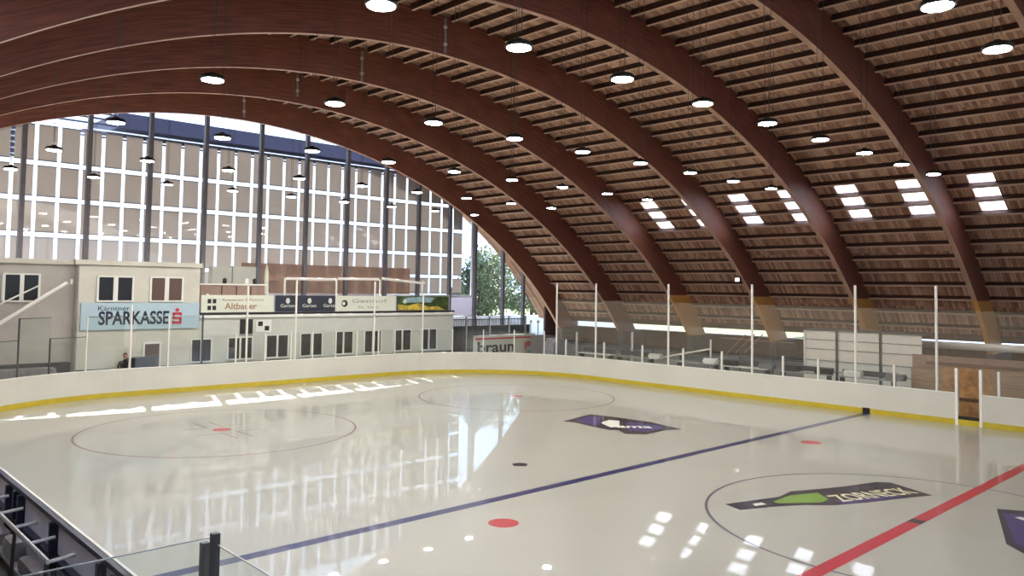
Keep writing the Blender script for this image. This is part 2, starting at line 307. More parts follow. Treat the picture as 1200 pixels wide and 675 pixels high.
# steel rack behind the near boards
rk = empty('steel_rack', (-8, -15.5, 0)); tag(rk, 'galvanised steel frame of crossbars standing behind the navy near boards', 'rack')
bm = bmesh.new(); bar(bm, (-12, -15.55, 1.0), (-6.1, -15.55, 1.0), .035); new('front_rail', bm, 'steel', rk)
for x in (-11.4, -10.4, -9.3, -8.25, -7.2, -6.12):
    new('crossbar', bar(bmesh.new(), (x, -15.57, 1.0), (x, -15.2, 1.03), .028), 'steel', rk)
for x in (-11.9, -10, -8.1, -6.15): new('leg', bar(bmesh.new(), (x, -15.6, -.04), (x, -15.56, .98), .03), 'dpost', rk)
new('lower_shelf', B(((-11.9, -15.52, .30), (-6.2, -15.25, .34))), 'greyp', rk)
for i, (x0, x1, h, mm) in enumerate(((-11.6, -10.9, .5, 'tarp'), (-10.5, -9.7, .36, 'steel'), (-9.2, -8.6, .55, 'greyp'), (-8.1, -7.0, .4, 'tarp'))):
    bm = B(((x0, -15.5, .342), (x1, -15.28, .342+h*.55))); bmesh.ops.bevel(bm, geom=bm.edges[:], offset=.05, segments=2)
    tag(new('storage_bag' if mm == 'tarp' else 'storage_box', bm, mm), 'grey %s on the steel rack shelf, %s from the left' % ('bag' if mm == 'tarp' else 'box', ORD[i]), 'bag' if mm == 'tarp' else 'box')
for i, x in enumerate((-9.6, -8.3, -7.05, -5.8, -4.6)):
    o = empty('partition_panel', (x, -16.1, 0)); tag(o, 'dark upright panel behind the steel rack, %s from the left' % ORD[i], 'panel', 'dark upright panels by the near boards')
    new('sheet', B(((x-.55, -16.12, -.03), (x+.35, -16.08, .72))), 'greyp', o)
    new('frame', B(((x-.63, -16.16, -.04), (x-.55, -16.04, .80)), ((x+.35, -16.16, -.04), (x+.43, -16.04, .80)), ((x-.63, -16.15, .72), (x+.43, -16.05, .80))), 'rail_dark', o)
# near glass corner
g = empty('glass_screen', (-1.66, -15.05, 1.2)); tag(g, 'clear glass screen with two dark posts in the bottom left foreground', 'glass screen')
new('post', B(((-1.70, -15.10, 1.2), (-1.62, -15.02, 2.34))), 'dpost', g)
new('post', B(((-1.96, -15.10, 1.2), (-1.88, -15.02, 2.18))), 'dpost', g)
new('glass_pane', B(((-1.60, -15.056, 1.226), (1.6, -15.044, 2.22))), 'rinkglass', g)
new('glass_edge', B(((-1.60, -15.058, 2.22), (1.6, -15.042, 2.232))), 'steel', g)
new('glass_pane', B(((-1.665, -17.1, 1.0), (-1.653, -15.12, 2.30))), 'rinkglass', g)
new('glass_edge', B(((-1.667, -17.1, 2.30), (-1.651, -15.12, 2.312))), 'steel', g)

# posts and glass on the boards
def post(x, y, z1, r, mm, label, grp, nm='net_post', z0=1.226):
    bm = bmesh.new(); lathe(bm, [(r, 0), (r, z1-z0-.02), (r*.7, z1-z0)], n=8); o = new(nm, bm, mm); o.location = (x, y, z0)
    tag(o, label, 'post', grp); return o
FP = [-25.17, -22.18, -17.32, -12.6, -7.77, -4.58]
for i, x in enumerate(FP):
    post(x, EY+.05, 5.35, .055, 'post', 'tall white net post on the far side boards, %s from the left' % ORD[i], 'tall net posts on the far boards')
EP = [(153, 378), (289, 335), (346, 328), (438, 330), (495, 345)]
for i, (px, py) in enumerate(EP):
    P = at(px, 400, 0, -30.45); post(-30.45, P.y, (4.0, 4.93, 5.27, 5.26, 4.6)[i], .05, 'post', 'tall white net post on the end boards before the building, %s from the left' % ORD[i], 'tall net posts on the end boards')
net = new('protective_net', B(((-25.1, EY+.045, 2.1), (9, EY+.052, 4.40))), 'net'); tag(net, 'pale fine safety net stretched between the tall posts on the far side', 'net')
# low glass on the far side: one panel between each pair of low posts
LP = [-24.4, -21.55, -18.95, -16.4, -14.2, -11.05, -9.4, -6.2, -3.87]
n_ = 0
for a, b in zip(LP, LP[1:]):
    o = empty('rink_glass', ((a+b)/2, EY+.04, 1.226)); n_ += 1
    tag(o, 'low glass panel on the far side boards, %s from the left' % ORD[n_-1], 'glass panel', 'low glass panels on the far boards')
    new('pane', B(((a+.05, EY+.02, 1.226), (b-.05, EY+.034, 2.10))), 'rinkglass', o)
    new('post', B(((a-.04, EY+.0, 1.226), (a+.04, EY+.08, 2.12))), 'post', o)
for i, (a, b) in enumerate(((-3.0, -2.43), (-2.43, -.6), (-.6, 1.4))):
    o = empty('rink_glass', ((a+b)/2, EY+.04, 1.226)); tag(o, 'low glass panel right of the open gate, %s one along' % ORD[i], 'glass panel', 'low glass panels right of the gate')
    new('pane', B(((a+.05, EY+.02, 1.226), (b-.05, EY+.034, 2.10))), 'rinkglass', o); new('post', B(((b-.04, EY, 1.226), (b+.04, EY+.08, 2.14))), 'post', o)
# end glass, higher
GE = [-6.55, -5.1, -3.55, -1.9, -.4, 1.0, 2.23, 3.6, 4.9, 6.3, 7.4]
for i, (a, b) in enumerate(zip(GE, GE[1:])):
    h = 3.5 if b < -3 else 2.55
    o = empty('rink_glass', (-30.45, (a+b)/2, 1.226)); tag(o, 'glass panel on the end boards below the banners, %s from the left' % ORD[i], 'glass panel', 'glass panels on the end boards')
    new('pane', B(((-30.47, a+.04, 1.226), (-30.456, b-.04, h))), 'rinkglass', o)
    new('post', B(((-30.5, b-.03, 1.226), (-30.43, b+.03, h+.03))), 'dpost' if i == 1 else 'post', o)
    new('top_edge', B(((-30.475, a+.04, h), (-30.45, b-.04, h+.025))), 'steel', o)
arc = [(-EX+CR+(CR+.05)*cos(rad(t)), -EY+CR+(CR+.05)*sin(rad(t))) for t in (180, 191, 202, 212, 223, 234)]
for i, (a, b) in enumerate(zip(arc, arc[1:])):
    o = empty('rink_glass', (a[0], a[1], 1.226)); tag(o, 'glass panel round the left board corner, %s one away from the building sign' % ORD[i], 'glass panel', 'glass panels on the left corner')
    h = 3.5 if i in (0, 2) else 2.65
    new('pane', sweep([a, b], 1.226, h, -.007, .007, bmesh.new()), 'rinkglass', o)
    new('top_edge', sweep([a, b], h, h+.03, -.014, .014, bmesh.new()), 'dpost', o)
    bm = bmesh.new(); lathe(bm, [(.035, 1.226), (.035, h+.03)], (b[0], b[1], 0), 8); new('post', bm, 'dpost' if i in (1, 2) else 'post', o)
arc = [(-EX+CR+(CR+.05)*cos(rad(t)), EY-CR+(CR+.05)*sin(rad(t))) for t in (178, 165, 152, 139, 126, 113)]
for i, (a, b) in enumerate(zip(arc, arc[1:])):
    o = empty('rink_glass', (a[0], a[1], 1.226)); tag(o, 'glass panel round the far right board corner, %s one from the end building' % ORD[i], 'glass panel', 'glass panels on the far corner')
    new('pane', sweep([a, b], 1.226, 2.5, -.007, .007, bmesh.new()), 'rinkglass', o)
    bm = bmesh.new(); lathe(bm, [(.035, 1.226), (.035, 2.56)], (b[0], b[1], 0), 8); new('post', bm, 'post', o)

# ------------------------------------------------------------------ arches
T0, T1 = rad(-54.5), rad(53.2)
ZFOOT = 1.92
def make_arch(i):
    x = XA+SP*i; bm = bmesh.new(); pr = None; n = 110
    for k in range(n+1):
        t = T0+(T1-T0)*k/n
        q = [bm.verts.new(AP(x+dx, t, of)) for dx, of in ((-.12, 0), (.12, 0), (.12, 1.62), (-.12, 1.62))]
        for v in q:
            if t > 0 and v.co.z < ZFOOT: v.co.z = ZFOOT
        if pr:
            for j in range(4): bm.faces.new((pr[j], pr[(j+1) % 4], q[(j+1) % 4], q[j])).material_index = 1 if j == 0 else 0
        else: bm.faces.new(q)
        pr = q
    bm.faces.new(pr[::-1]); return bm
NA = 8
names = ['at the glazed end wall', 'second from the glazed end', 'third from the glazed end', 'fourth from the glazed end', 'fifth from the glazed end', 'sixth from the glazed end', 'crossing the top right corner', 'overhead behind the corner arch']
for i in range(NA):
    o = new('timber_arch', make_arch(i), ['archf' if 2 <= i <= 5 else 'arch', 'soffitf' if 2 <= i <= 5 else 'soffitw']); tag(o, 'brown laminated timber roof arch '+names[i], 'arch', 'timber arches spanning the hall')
    X_ = XA+SP*i
    bm = B(((X_-.25, 28.5, -.05), (X_+.25, 31.2, ZFOOT-.005))); bmesh.ops.bevel(bm, geom=bm.edges[:], offset=.03, segments=1)
    tag(new('concrete_pier', bm, 'pier'), 'low concrete pier under the far foot of the arch '+names[i], 'pier', 'concrete piers under the arches')

# ------------------------------------------------------------------ roof: one deck per bay with its purlins
DT = rad(1.6); TJ0 = rad(31.99)
jl = [TJ0+DT*k for k in range(-54, 13)]
TN0 = TJ0+DT*round((rad(-35.5)-TJ0)/DT)
FX = [0, .17, .35, .66, .85, 1]
wn_ = 0
purlin_me = None
for i in range(-1, 12):
    x0 = XA+SP*i; x1 = x0+SP
    if i == -1: x0 = -41.3
    bm = bmesh.new()
    fx = FX if 2 <= i <= 7 else [0, 1]
    for k, t in enumerate(jl[:-1]):
        for a, b in zip(fx, fx[1:]):
            if len(fx) > 2 and (a in (.17, .66) and TJ0-.001 <= t <= TJ0+2.1*DT or a in (.17, .35, .66) and TN0-.001 <= t <= TN0+2.1*DT): continue
            xa, xb = x0+(x1-x0)*a, x0+(x1-x0)*b
            bm.faces.new([bm.verts.new(AP(xx, tt, 1.72)) for xx, tt in ((xa, t), (xb, t), (xb, t+DT), (xa, t+DT))])
    bmesh.ops.remove_doubles(bm, verts=bm.verts[:], dist=.001)
    me_faces = bm
    o = new('ceiling', bm, 'deck'); struct(o)
    md = o.modifiers.new('thickness', 'SOLIDIFY'); md.thickness = .14; md.offset = -1 if o.data.polygons[20].normal.z < 0 else 1
    if i < 0 or i > 7: continue
    for k, t in enumerate(jl):
        if t < rad(-47) or t > rad(50.5): continue
        if purlin_me is None:
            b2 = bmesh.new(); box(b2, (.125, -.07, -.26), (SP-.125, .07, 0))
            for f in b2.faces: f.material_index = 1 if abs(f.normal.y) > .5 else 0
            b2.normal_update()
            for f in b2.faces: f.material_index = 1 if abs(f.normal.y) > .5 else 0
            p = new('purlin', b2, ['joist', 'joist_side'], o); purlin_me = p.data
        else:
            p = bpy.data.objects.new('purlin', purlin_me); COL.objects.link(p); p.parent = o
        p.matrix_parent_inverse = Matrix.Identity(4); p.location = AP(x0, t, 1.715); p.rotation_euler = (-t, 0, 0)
    if 2 <= i <= 7:
        for a, b, TS in ((.17, .35, TJ0), (.66, .85, TJ0), (.17, .85, TN0)):  # near-side strip is unseen, widened to throw more daylight on the board backs
            wn_ += 1; xa, xb = x0+SP*a, x0+SP*b; bm = bmesh.new()
            for k in range(3):
                ta, tb = TS+DT*k, TS+DT*(k+1)
                lo = [AP(xx, tt, 1.76) for xx, tt in ((xa, ta), (xb, ta), (xb, tb), (xa, tb))]; up = [AP(xx, tt, 1.775) for xx, tt in ((xa, ta), (xb, ta), (xb, tb), (xa, tb))]
                vl = [bm.verts.new(p) for p in lo]; vu = [bm.verts.new(p) for p in up]; bm.faces.new(vl); bm.faces.new(vu[::-1])
            w = struct(new('window_%d' % wn_, bm, 'opal'))
            bm = bmesh.new()
            for xx in (xa, xb):
                d = .03 if xx == xa else -.03
                pts = [AP(q, tt, of) for q, tt, of in ((xx, TS, 1.70), (xx+d, TS, 1.70), (xx+d, TS+3*DT, 1.70), (xx, TS+3*DT, 1.70), (xx, TS, 1.8), (xx+d, TS, 1.8), (xx+d, TS+3*DT, 1.8), (xx, TS+3*DT, 1.8))]
                v = [bm.verts.new(p) for p in pts]
                for f in ((0, 1, 2, 3), (4, 5, 6, 7), (0, 1, 5, 4), (1, 2, 6, 5), (2, 3, 7, 6), (3, 0, 4, 7)): bm.faces.new([v[j] for j in f])
            new('window_frame', bm, 'joist', w)

# ------------------------------------------------------------------ side walls, back wall
yw = 31.75
struct(new('wall_far', B(((-38.7, yw, -.05), (39, yw+.2, 2.12)), ((-38.7, yw, 2.46), (39, yw+.2, 3.4)))if False else B(((-38.7, yw, -.05), (39, yw+.2, 1.96))), 'dwall'))
struct(new('wall_end', B(((-38.75, 27.9, -.05), (-38.55, 31.9, 3.6))), 'dwall'))
struct(new('trim_1', B(((-38.7, 29.75, 2.46), (39, yw+.25, 3.1))), 'dwall'))
wn_ += 1; w = struct(new('window_%d' % wn_, B(((-38.7, yw+.09, 1.94), (39, yw+.10, 2.46))), 'win'))
new('window_sill', B(((-38.7, yw-.04, 1.90), (39, yw+.22, 1.97))), 'rail', w)
ynear = -27.4
struct(new('wall_near', B(((-38.7, ynear-.2, -.05), (39, ynear, 3.6))), 'wallg'))
# back gable behind the camera: wall with a wide glazed band
def gable(x, x2, zcut, name, m):
    bm = bmesh.new(); n = 40; t0, t1 = rad(-50), rad(50.4); 
    for (xx) in (x, x2):
        pass
    tops = [AP(x, t0+(t1-t0)*k/n, 1.75) for k in range(n+1)]
    for a, b in zip(tops, tops[1:]):
        z0 = min(zcut, a.z, b.z)
        if a.z <= zcut and b.z <= zcut: continue
        v = [bm.verts.new(p) for p in ((x, a.y, zcut if a.z > zcut else a.z), (x, b.y, zcut if b.z > zcut else b.z), (x, b.y, b.z), (x, a.y, a.z), (x2, a.y, zcut if a.z > zcut else a.z), (x2, b.y, zcut if b.z > zcut else b.z), (x2, b.y, b.z), (x2, a.y, a.z))]
        for f in ((0, 1, 2, 3), (4, 5, 6, 7), (0, 1, 5, 4), (1, 2, 6, 5), (2, 3, 7, 6), (3, 0, 4, 7)):
            try: bm.faces.new([v[i] for i in f])
            except ValueError: pass
    return struct(new(name, bm, m))
gable(38.9, 39.1, 11.2, 'wall_back', 'wallg')
struct(new('wall_back', B(((38.9, -26.6, -.05), (39.1, 30.4, 4.2))), 'wallg'))
wn_ += 1; w = struct(new('window_%d' % wn_, B(((38.98, -26.6, 4.2), (39.0, 30.4, 11.2))), 'win'))
for k in range(12): new('window_frame', B(((38.9, -26.4+k*5.1, 4.2), (39.1, -26.1+k*5.1, 11.2))), 'col', w)

# ------------------------------------------------------------------ glazed end wall
XF = -38.3
cpx = [(27, 200), (104, 200), (176, 200), (241, 200), (306, 200), (360, 200), (408, 200), (453, 230), (491, 250), (527, 300), (557, 300), (589, 340), (613, 340)]
cys = [at(px, py, 0, XF).y for px, py in cpx]
def ztop(y, off=1.6):
    best = 0
    for k in range(400):
        P = AP(XF, rad(-56+k*.27), off)
        if abs(P.y-y) < .12: best = P.z
    return best
wn_ += 1; endw = struct(new('window_%d' % wn_, B(((XF-.21, -24, -.04), (XF-.20, 29.8, 2.9))), 'win')); 
bm = bmesh.new(); n = 60
tops = [AP(XF-.2, rad(-47)+(rad(49.5)-rad(-47))*k/n, 1.7) for k in range(n+1)]
for a, b in zip(tops, tops[1:]):
    if min(a.z, b.z) < 3: continue
    v = [bm.verts.new(p) for p in ((XF-.2, a.y, 2.9), (XF-.2, b.y, 2.9), b, a)]; bm.faces.new(v)
new('pane', bm, 'win', endw)
for i, y in enumerate(cys):
    z1 = ztop(y); o = new('steel_column', B(((XF-.13, y-.105, -.04), (XF+.10, y+.105, z1))), 'col')
    for dx in (-.135, .10): new('flange', B(((XF+dx, y-.11, -.04), (XF+dx+.02, y+.11, z1-.02))), 'col', o)
    tag(o, 'slender dark blue-grey steel column of the glazed end wall, %s from the left' % ORD[i], 'column', 'columns of the glazed end wall')
cols_left = [cys[0]-3.0, cys[0]-6.0]
# outer sunscreens
XS = -39.4
gy = [-.36+1.057*k for k in range(-10, 20)]      # y of the gaps
zr = [13.15, 11.08, 9.24, 7.40, 5.80, 4.50]
rows = ['top', 'second', 'third', 'fourth', 'bottom']
pan = {}
cnt = {}
for r_ in range(5):
    for k, (a, b) in enumerate(zip(gy, gy[1:])):
        if b > 20.9: continue
        z1, z0 = zr[r_]-(.15 if r_ else .10), zr[r_+1]+.15
        if r_ == 4: z0 = 4.6
        if pix((XS, b, z0))[0] < 0: continue
        w_, h_ = b-a-.19, z1-z0
        key = r_
        if key not in pan:
            bm = bmesh.new(); box(bm, (-.012, 0, 0), (.012, w_, h_)); o = new('sunscreen', bm, 'mesh'); 
            bm = B(((-.03, -.01, -.03), (.03, w_+.01, .02)), ((-.03, -.01, h_-.02), (.03, w_+.01, h_+.03))); new('rail', bm, 'greyp', o).matrix_parent_inverse = Matrix.Identity(4)
            pan[key] = o
        else: o = copy_tree(pan[key])
        o.location = (XS, a+.095, z0); cnt[r_] = cnt.get(r_, 0)+1
        tag(o, 'beige fabric sunscreen outside the glazing, %s row, %s from the left' % (rows[r_], ordn(cnt[r_]-1)), 'sunscreen', 'beige sunscreens outside the end wall')
struct(new('trim_2', B(((XS-.06, 20.55, 4.3), (XS+.06, 20.80, 10.4))), 'rail'))
struct(new('trim_3', B(((XS-.15, 12, 4.28), (XS+.05, 20.9, 4.46))), 'rail'))
struct(new('wall_outer', B(((XS-.3, 12, 2.9), (XS-.1, 20.8, 4.28))), 'tanl'))
struct(new('wall_outer', B(((XS-.3, -26, -.2), (XS-.1, 12, 4.5))), 'lav'))
struct(new('wall_outer', B(((-39.15, 2.2, 4.5), (-39.05, 14.6, 6.32))), 'tanscreen'))
# long hall next door, seen over the sunscreens: white slats and a navy roof edge
XN = -58.0
nbh = empty('neighbouring_hall', (XN, 10, -.3)); tag(nbh, 'neighbouring hall outside with white slatted wall and navy roof edge', 'building')
new('wall', B(((XN-12, -7.5, -.3), (XN-.4, 34, 16.0))), 'nwhite', nbh)
new('roof_edge', B(((XN-12, .6, 16.95), (XN-.1, 34, 18.15))), 'soffit', nbh)
for k in range(2):
    z = 16.1+k*.44
    new('slat', B(((XN-.3, -5.5 if k < 5 else -5.0, z), (XN-.2, 34, z+.10))), 'lav', nbh)
for k in range(4):
    z = 16.95+k*.42; new('slat', B(((XN-.3, -4.6+k*1.3, z), (XN-.2, .55, z+.14))), 'soffit', nbh)
new('dark_end_panel', B(((XN-.5, -13, 13.9), (XN-.2, -5.8, 16.1))), 'soffit', nbh)
for k in range(5): new('slat', B(((XN-.19, -13, 14.0+k*.42), (XN-.15, -5.9, 14.12+k*.42))), 'greyp', nbh)

# ------------------------------------------------------------------ outside
struct(new('ground', B(((-160, -120, -.6), (-39.25, 160, -.3))), 'grass'))
bm = bmesh.new(); n = 40; pr = None
for k in range(n+1):
    y = -100+260*k/n; h = 13+6*sin(k*.5)+3*sin(k*1.7+1)
    q = [bm.verts.new(p) for p in ((-160, y, -.5), (-150, y, h*.6), (-160, y, h), (-175, y, h*.4), (-175, y, -.5))]
    if pr:
        for j in range(4): bm.faces.new((pr[j], pr[j+1], q[j+1], q[j]))
    pr = q
struct(new('hills', bm, 'hill'))
def tree(x, y, h, r, lm, label, nl=2600):
    o = empty('leafy_tree', (x, y, -.3)); tag(o, label, 'tree', 'trees outside beyond the glazing')
    bm = bmesh.new(); bar(bm, (x, y, -.3), (x+.1, y, h*.5), .16, 8); bar(bm, (x+.1, y, h*.5), (x, y+.2, h*.85), .09, 8)
    for k in range(7):
        a = k*.9; bar(bm, (x+.08, y, h*(.3+.07*k)), (x+r*.6*cos(a), y+r*.6*sin(a), h*(.42+.07*k)), .05, 5)
    new('trunk', bm, 'bark', o)
    bm = bmesh.new(); cl = [(random.uniform(-.6, .6)*r, random.uniform(-.65, .65)*r, h*random.uniform(.32, .95), random.uniform(.3, .5)*r) for _ in range(16)]
    for _ in range(nl):
        cx, cy, cz, cr = random.choice(cl); v = Vector((random.gauss(0, 1), random.gauss(0, 1), random.gauss(0, 1))).normalized()*cr*random.uniform(.6, 1.05)
        c = Vector((x+cx, y+cy, cz))+v; a = Vector((random.gauss(0, 1), random.gauss(0, 1), random.gauss(0, 1))).normalized(); b = a.orthogonal().normalized(); s = random.uniform(.09, .2)
        bm.faces.new([bm.verts.new(c+p) for p in (a*s, b*s*.6, -a*s, -b*s*.6)])
    new('foliage', bm, lm, o)
tl = [(-50, 30.6, 8.0, 2.6, 'leaf', 'dense green tree outside, nearest the sunscreens'), (-53, 34.4, 8.6, 3.0, 'leaf2', 'pale green tree outside, second from the sunscreens'), (-49, 36.6, 7.2, 2.6, 'leaf', 'dark green tree outside between two end wall columns'),
      (-52, 40.6, 7.5, 3.0, 'leaf2', 'pale tree outside behind the foot of the end arch'), (-62, 43, 10.5, 3.6, 'leaf', 'tall dark tree outside, farthest back of the trees')]
for x, y, h, r, lm, lb in tl: tree(x, y, h, r, lm, lb)
tag(new('garden_wall', B(((-44, 14, -.3), (-43.8, 44, 2.3)), ((-44.05, 14, 2.3), (-43.75, 44, 2.65))), ['rail']), 'white topped wall outside in front of the trees', 'wall')

# ------------------------------------------------------------------ end building inside the hall
XB = -33.0
def win_px(x0, x1, y0, y1, X): a = at(x0, (y0+y1)/2, 0, X); b = at(x1, (y0+y1)/2, 0, X); c = at((x0+x1)/2, y0, 0, X); d = at((x0+x1)/2, y1, 0, X); return a.y, b.y, d.z, c.z
cb = empty('clubhouse', (XB-2, 0, 0)); tag(cb, 'cream two storey clubhouse with flat roofs behind the end boards', 'building')
new('wall', B(((-37.1, -8.34, -.05), (XB, -2.74, 5.78))), 'wallc', cb)
new('wall', B(((-37.1, -2.74, -.05), (XB, 13.7, 3.28))), 'wallg2', cb)
new('wall', B(((-37.1, -22, -.05), (XB-.35, -8.34, 5.78))), 'wallg', cb)
new('roof_slab', B(((-37.15, -22, 5.78), (XB-.2, -8.3, 6.0)), ((-37.15, -8.45, 5.80), (XB+.12, -2.68, 6.02))), 'wallc', cb)
new('roof_slab', B(((-37.15, -2.74, 3.28), (XB+.10, 13.8, 3.42))), 'trim', cb)
new('ledge', B(((XB+.02, -2.7, 3.43), (XB+.09, 13.7, 3.55))), 'dark', cb)
new('drainpipe', bar(bmesh.new(), (XB+.06, -8.30, 0), (XB+.06, -8.30, 5.78), .05), 'greyp', cb)
new('skirting', B(((XB, -8.3, -.04), (XB+.03, 13.7, 1.0))), 'dark', cb)
gw = [(224, 247, 398, 423), (267, 295, 396, 420), (312, 337, 393, 418), (352, 377, 391, 416), (391, 413, 389, 414), (427, 446, 388, 412), (461, 481, 387, 410), (493, 511, 386, 409)]
for k, wd in enumerate(gw):
    y0, y1, z0, z1 = win_px(*wd, XB); o = new('window', B(((XB, y0, z0), (XB+.02, y1, z1))), 'dglass', cb)
    ym = (y0+y1)/2; s = .05
    bm = B(((XB, y0-s, z0-s), (XB+.05, y0+.02, z1+s)), ((XB, y1-.02, z0-s), (XB+.05, y1+s, z1+s)), ((XB, y0, z1), (XB+.05, y1, z1+s)), ((XB, y0-s, z0-s-.02), (XB+.09, y1+s, z0)), ((XB, ym-.05, z0), (XB+.045, ym+.05, z1)))
    new('window_frame', bm, 'trim', o)
for wd in ((115, 155, 325, 352), (177, 213, 326, 352)):
    y0, y1, z0, z1 = win_px(*wd, XB); o = new('window', B(((XB, y0, z0), (XB+.02, y1, z1))), 'dglass' if wd[0] < 150 else 'brownglass', cb); ym = (y0+y1)/2; s = .07
    new('window_frame', B(((XB, y0-s, z0-s), (XB+.06, y0+.02, z1+s)), ((XB, y1-.02, z0-s), (XB+.06, y1+s, z1+s)), ((XB, y0, z1), (XB+.06, y1, z1+s)), ((XB, y0-s, z0-s), (XB+.1, y1+s, z0)), ((XB, ym-.1, z0), (XB+.05, ym+.1, z1))), 'trim', o)
y0, y1, z0, z1 = win_px(5, 45, 322, 352, XB-.35); o = new('window', B(((XB-.35, y0, z0), (XB-.33, y1, z1))), 'dglass', cb); ym = (y0+y1)/2
new('window_frame', B(((XB-.35, y0-.07, z0-.07), (XB-.28, y0+.02, z1+.07)), ((XB-.35, y1-.02, z0-.07), (XB-.28, y1+.07, z1+.07)), ((XB-.35, y0, z1), (XB-.28, y1, z1+.07)), ((XB-.35, y0-.07, z0-.07), (XB-.25, y1+.07, z0)), ((XB-.35, ym-.08, z0), (XB-.29, ym+.08, z1)), ((XB-.35, ym-.75, z0), (XB-.29, ym-.70, z1))), 'trim', o)
y0, y1, z0, z1 = win_px(169, 186, 403, 432, XB); o = new('door', B(((XB, y0, .02), (XB+.03, y1, z1))), 'brownglass', cb)
new('door_frame', B(((XB, y0-.1, .02), (XB+.06, y0, z1+.1)), ((XB, y1, .02), (XB+.06, y1+.1, z1+.1)), ((XB, y0, z1), (XB+.06, y1, z1+.1))), 'trim', o)
# signs and banners
y0, y1, z0, z1 = win_px(94, 233, 356, 387, XB)
z0, z1 = 2.80, 4.05
sg = new('bank_sign', B(((XB+.04, -8.14, z0), (XB+.09, -2.76, z1))), 'signblue'); tag(sg, 'wide pale blue SPARKASSE sign on the cream clubhouse wall', 'sign')
P = at(115, 381, 0, XB+.1); Q = at(198, 378, 0, XB+.1)
text('SPARKASSE', .86, 'ink', Vector((XB+.095, P.y, P.z+.02)), ROT_X, 'sign_lettering', sg, width=Q.y-P.y, bold=.022)
P = at(115, 364, 0, XB+.1); Q = at(152, 363, 0, XB+.1)
text('K\u00e4rntner', .30, 'ink', Vector((XB+.095, P.y, P.z)), ROT_X, 'sign_lettering', sg, width=Q.y-P.y)
P = at(202, 379.5, 0, XB+.1); Q = at(213, 366, 0, XB+.1); ly, lz, lw, lh = P.y, P.z, Q.y-P.y, Q.z-P.z
X_ = XB+.09
bm = bmesh.new()
for a, b, c, d in ((0, .0, 1, .22), (0, .40, 1, .60), (0, .80, 1, 1.), (0, .5, .25, .9), (.75, .1, 1., .5), (0, .1, .22, .28), (.78, .72, 1., .9)): box(bm, (X_, ly+a*lw, lz+b*lh), (X_+.02, ly+c*lw, lz+d*lh))
em = new('sign_emblem', bm, 'red', sg); em['label'] = 'red stylised S emblem'
bm = bmesh.new(); lathe(bm, [(.09, 0), (.09, .02)], n=14)
for v in bm.verts: v.co = Vector((X_+v.co.z, ly+lw/2+v.co.x, lz+lh+.12+v.co.y))
new('emblem_dot', bm, 'red', sg)
def banner(px0, px1, m_, name, label, zz=(3.56, 4.44)):
    a, b = at(px0, 357, 0, XB+.1).y, at(px1, 357, 0, XB+.1).y
    o = new(name, B(((XB+.05, a, zz[0]), (XB+.08, b, zz[1]))), m_); tag(o, label, 'banner'); return o, a, b
o, a, b = banner(236, 321, 'banner', 'banner', 'cream advertising banner with black cross mark on the terrace edge')
bm = bmesh.new()
for dy, dz in ((0, 0), (.26, 0), (0, .34), (.26, .34)): box(bm, (XB+.08, a+.32+dy, 3.68+dz), (XB+.09, a+.50+dy, 3.90+dz))
new('banner_emblem', bm, 'dark', o); text('Altbauer', .46, 'bbrown', Vector((XB+.085, a+1.2, 3.72)), ROT_X, 'banner_lettering', o, width=1.75, bold=.008)
text('Restaurant & Pizzeria', .16, 'bbrown', Vector((XB+.085, a+1.1, 4.15)), ROT_X, 'banner_lettering', o, width=2.2)
o, a, b = banner(323, 393, 'bannerd', 'banner', 'dark blue banner with three small white logos on the terrace edge')
for k in range(3):
    yc_ = a+.72+k*1.30; bm = bmesh.new(); lathe(bm, [(.12, 0), (.12, .01)], n=12)
    for v in bm.verts: v.co = Vector((XB+.08+v.co.z, yc_+v.co.x, 4.15+v.co.y*1.3))
    new('banner_emblem', bm, 'banner', o); text('Garten', .26, 'banner', Vector((XB+.085, yc_-.42, 3.80)), ROT_X, 'banner_lettering', o, width=.84)
o, a, b = banner(395, 463, 'banner', 'banner', 'cream banner with small round logo, right of the dark blue one')
bm = bmesh.new(); lathe(bm, [(.2, 0), (.2, .01)], n=14)
for v in bm.verts: v.co = Vector((XB+.08+v.co.z, a+.5+v.co.x, 4.0+v.co.y))
new('banner_emblem', bm, 'dark', o)
bm = bmesh.new(); lathe(bm, [(.1, 0), (.1, .01)], n=14)
for v in bm.verts: v.co = Vector((XB+.092+v.co.z, a+.44+v.co.x, 4.0+v.co.y))
new('banner_emblem', bm, 'banner', o)
text('Gasthof', .3, 'greyp', Vector((XB+.085, a+1.0, 4.05)), ROT_X, 'banner_lettering', o, width=2.4); text('St. Veit', .2, 'greyp', Vector((XB+.085, a+1.4, 3.72)), ROT_X, 'banner_lettering', o, width=1.4)
o, a, b = banner(465, 526, 'bgreen', 'banner', 'green and yellow landscape banner at the right end of the terrace')
bm = bmesh.new(); bm.faces.new([bm.verts.new((XB+.085, y, z)) for y, z in ((a+.1, 3.6), (b-.3, 3.6), (b-.9, 3.82), (b-1.6, 3.78), (a+1.6, 4.02), (a+.8, 3.85), (a+.1, 3.95))]); new('banner_picture', bm, 'byel', o)
bm = bmesh.new(); bm.faces.new([bm.verts.new((XB+.084, y, z)) for y, z in ((a+.4, 4.05), (a+2.6, 4.05), (a+2.9, 4.35), (a+1.8, 4.40), (a+.6, 4.34))]); new('banner_picture', bm, 'bteal', o)
bm = bmesh.new(); lathe(bm, [(.13, 0), (.13, .01)], n=14)
for v in bm.verts: v.co = Vector((XB+.087+v.co.z, a+.6+v.co.x, 4.12+v.co.y))
new('banner_emblem', bm, 'banner', o)
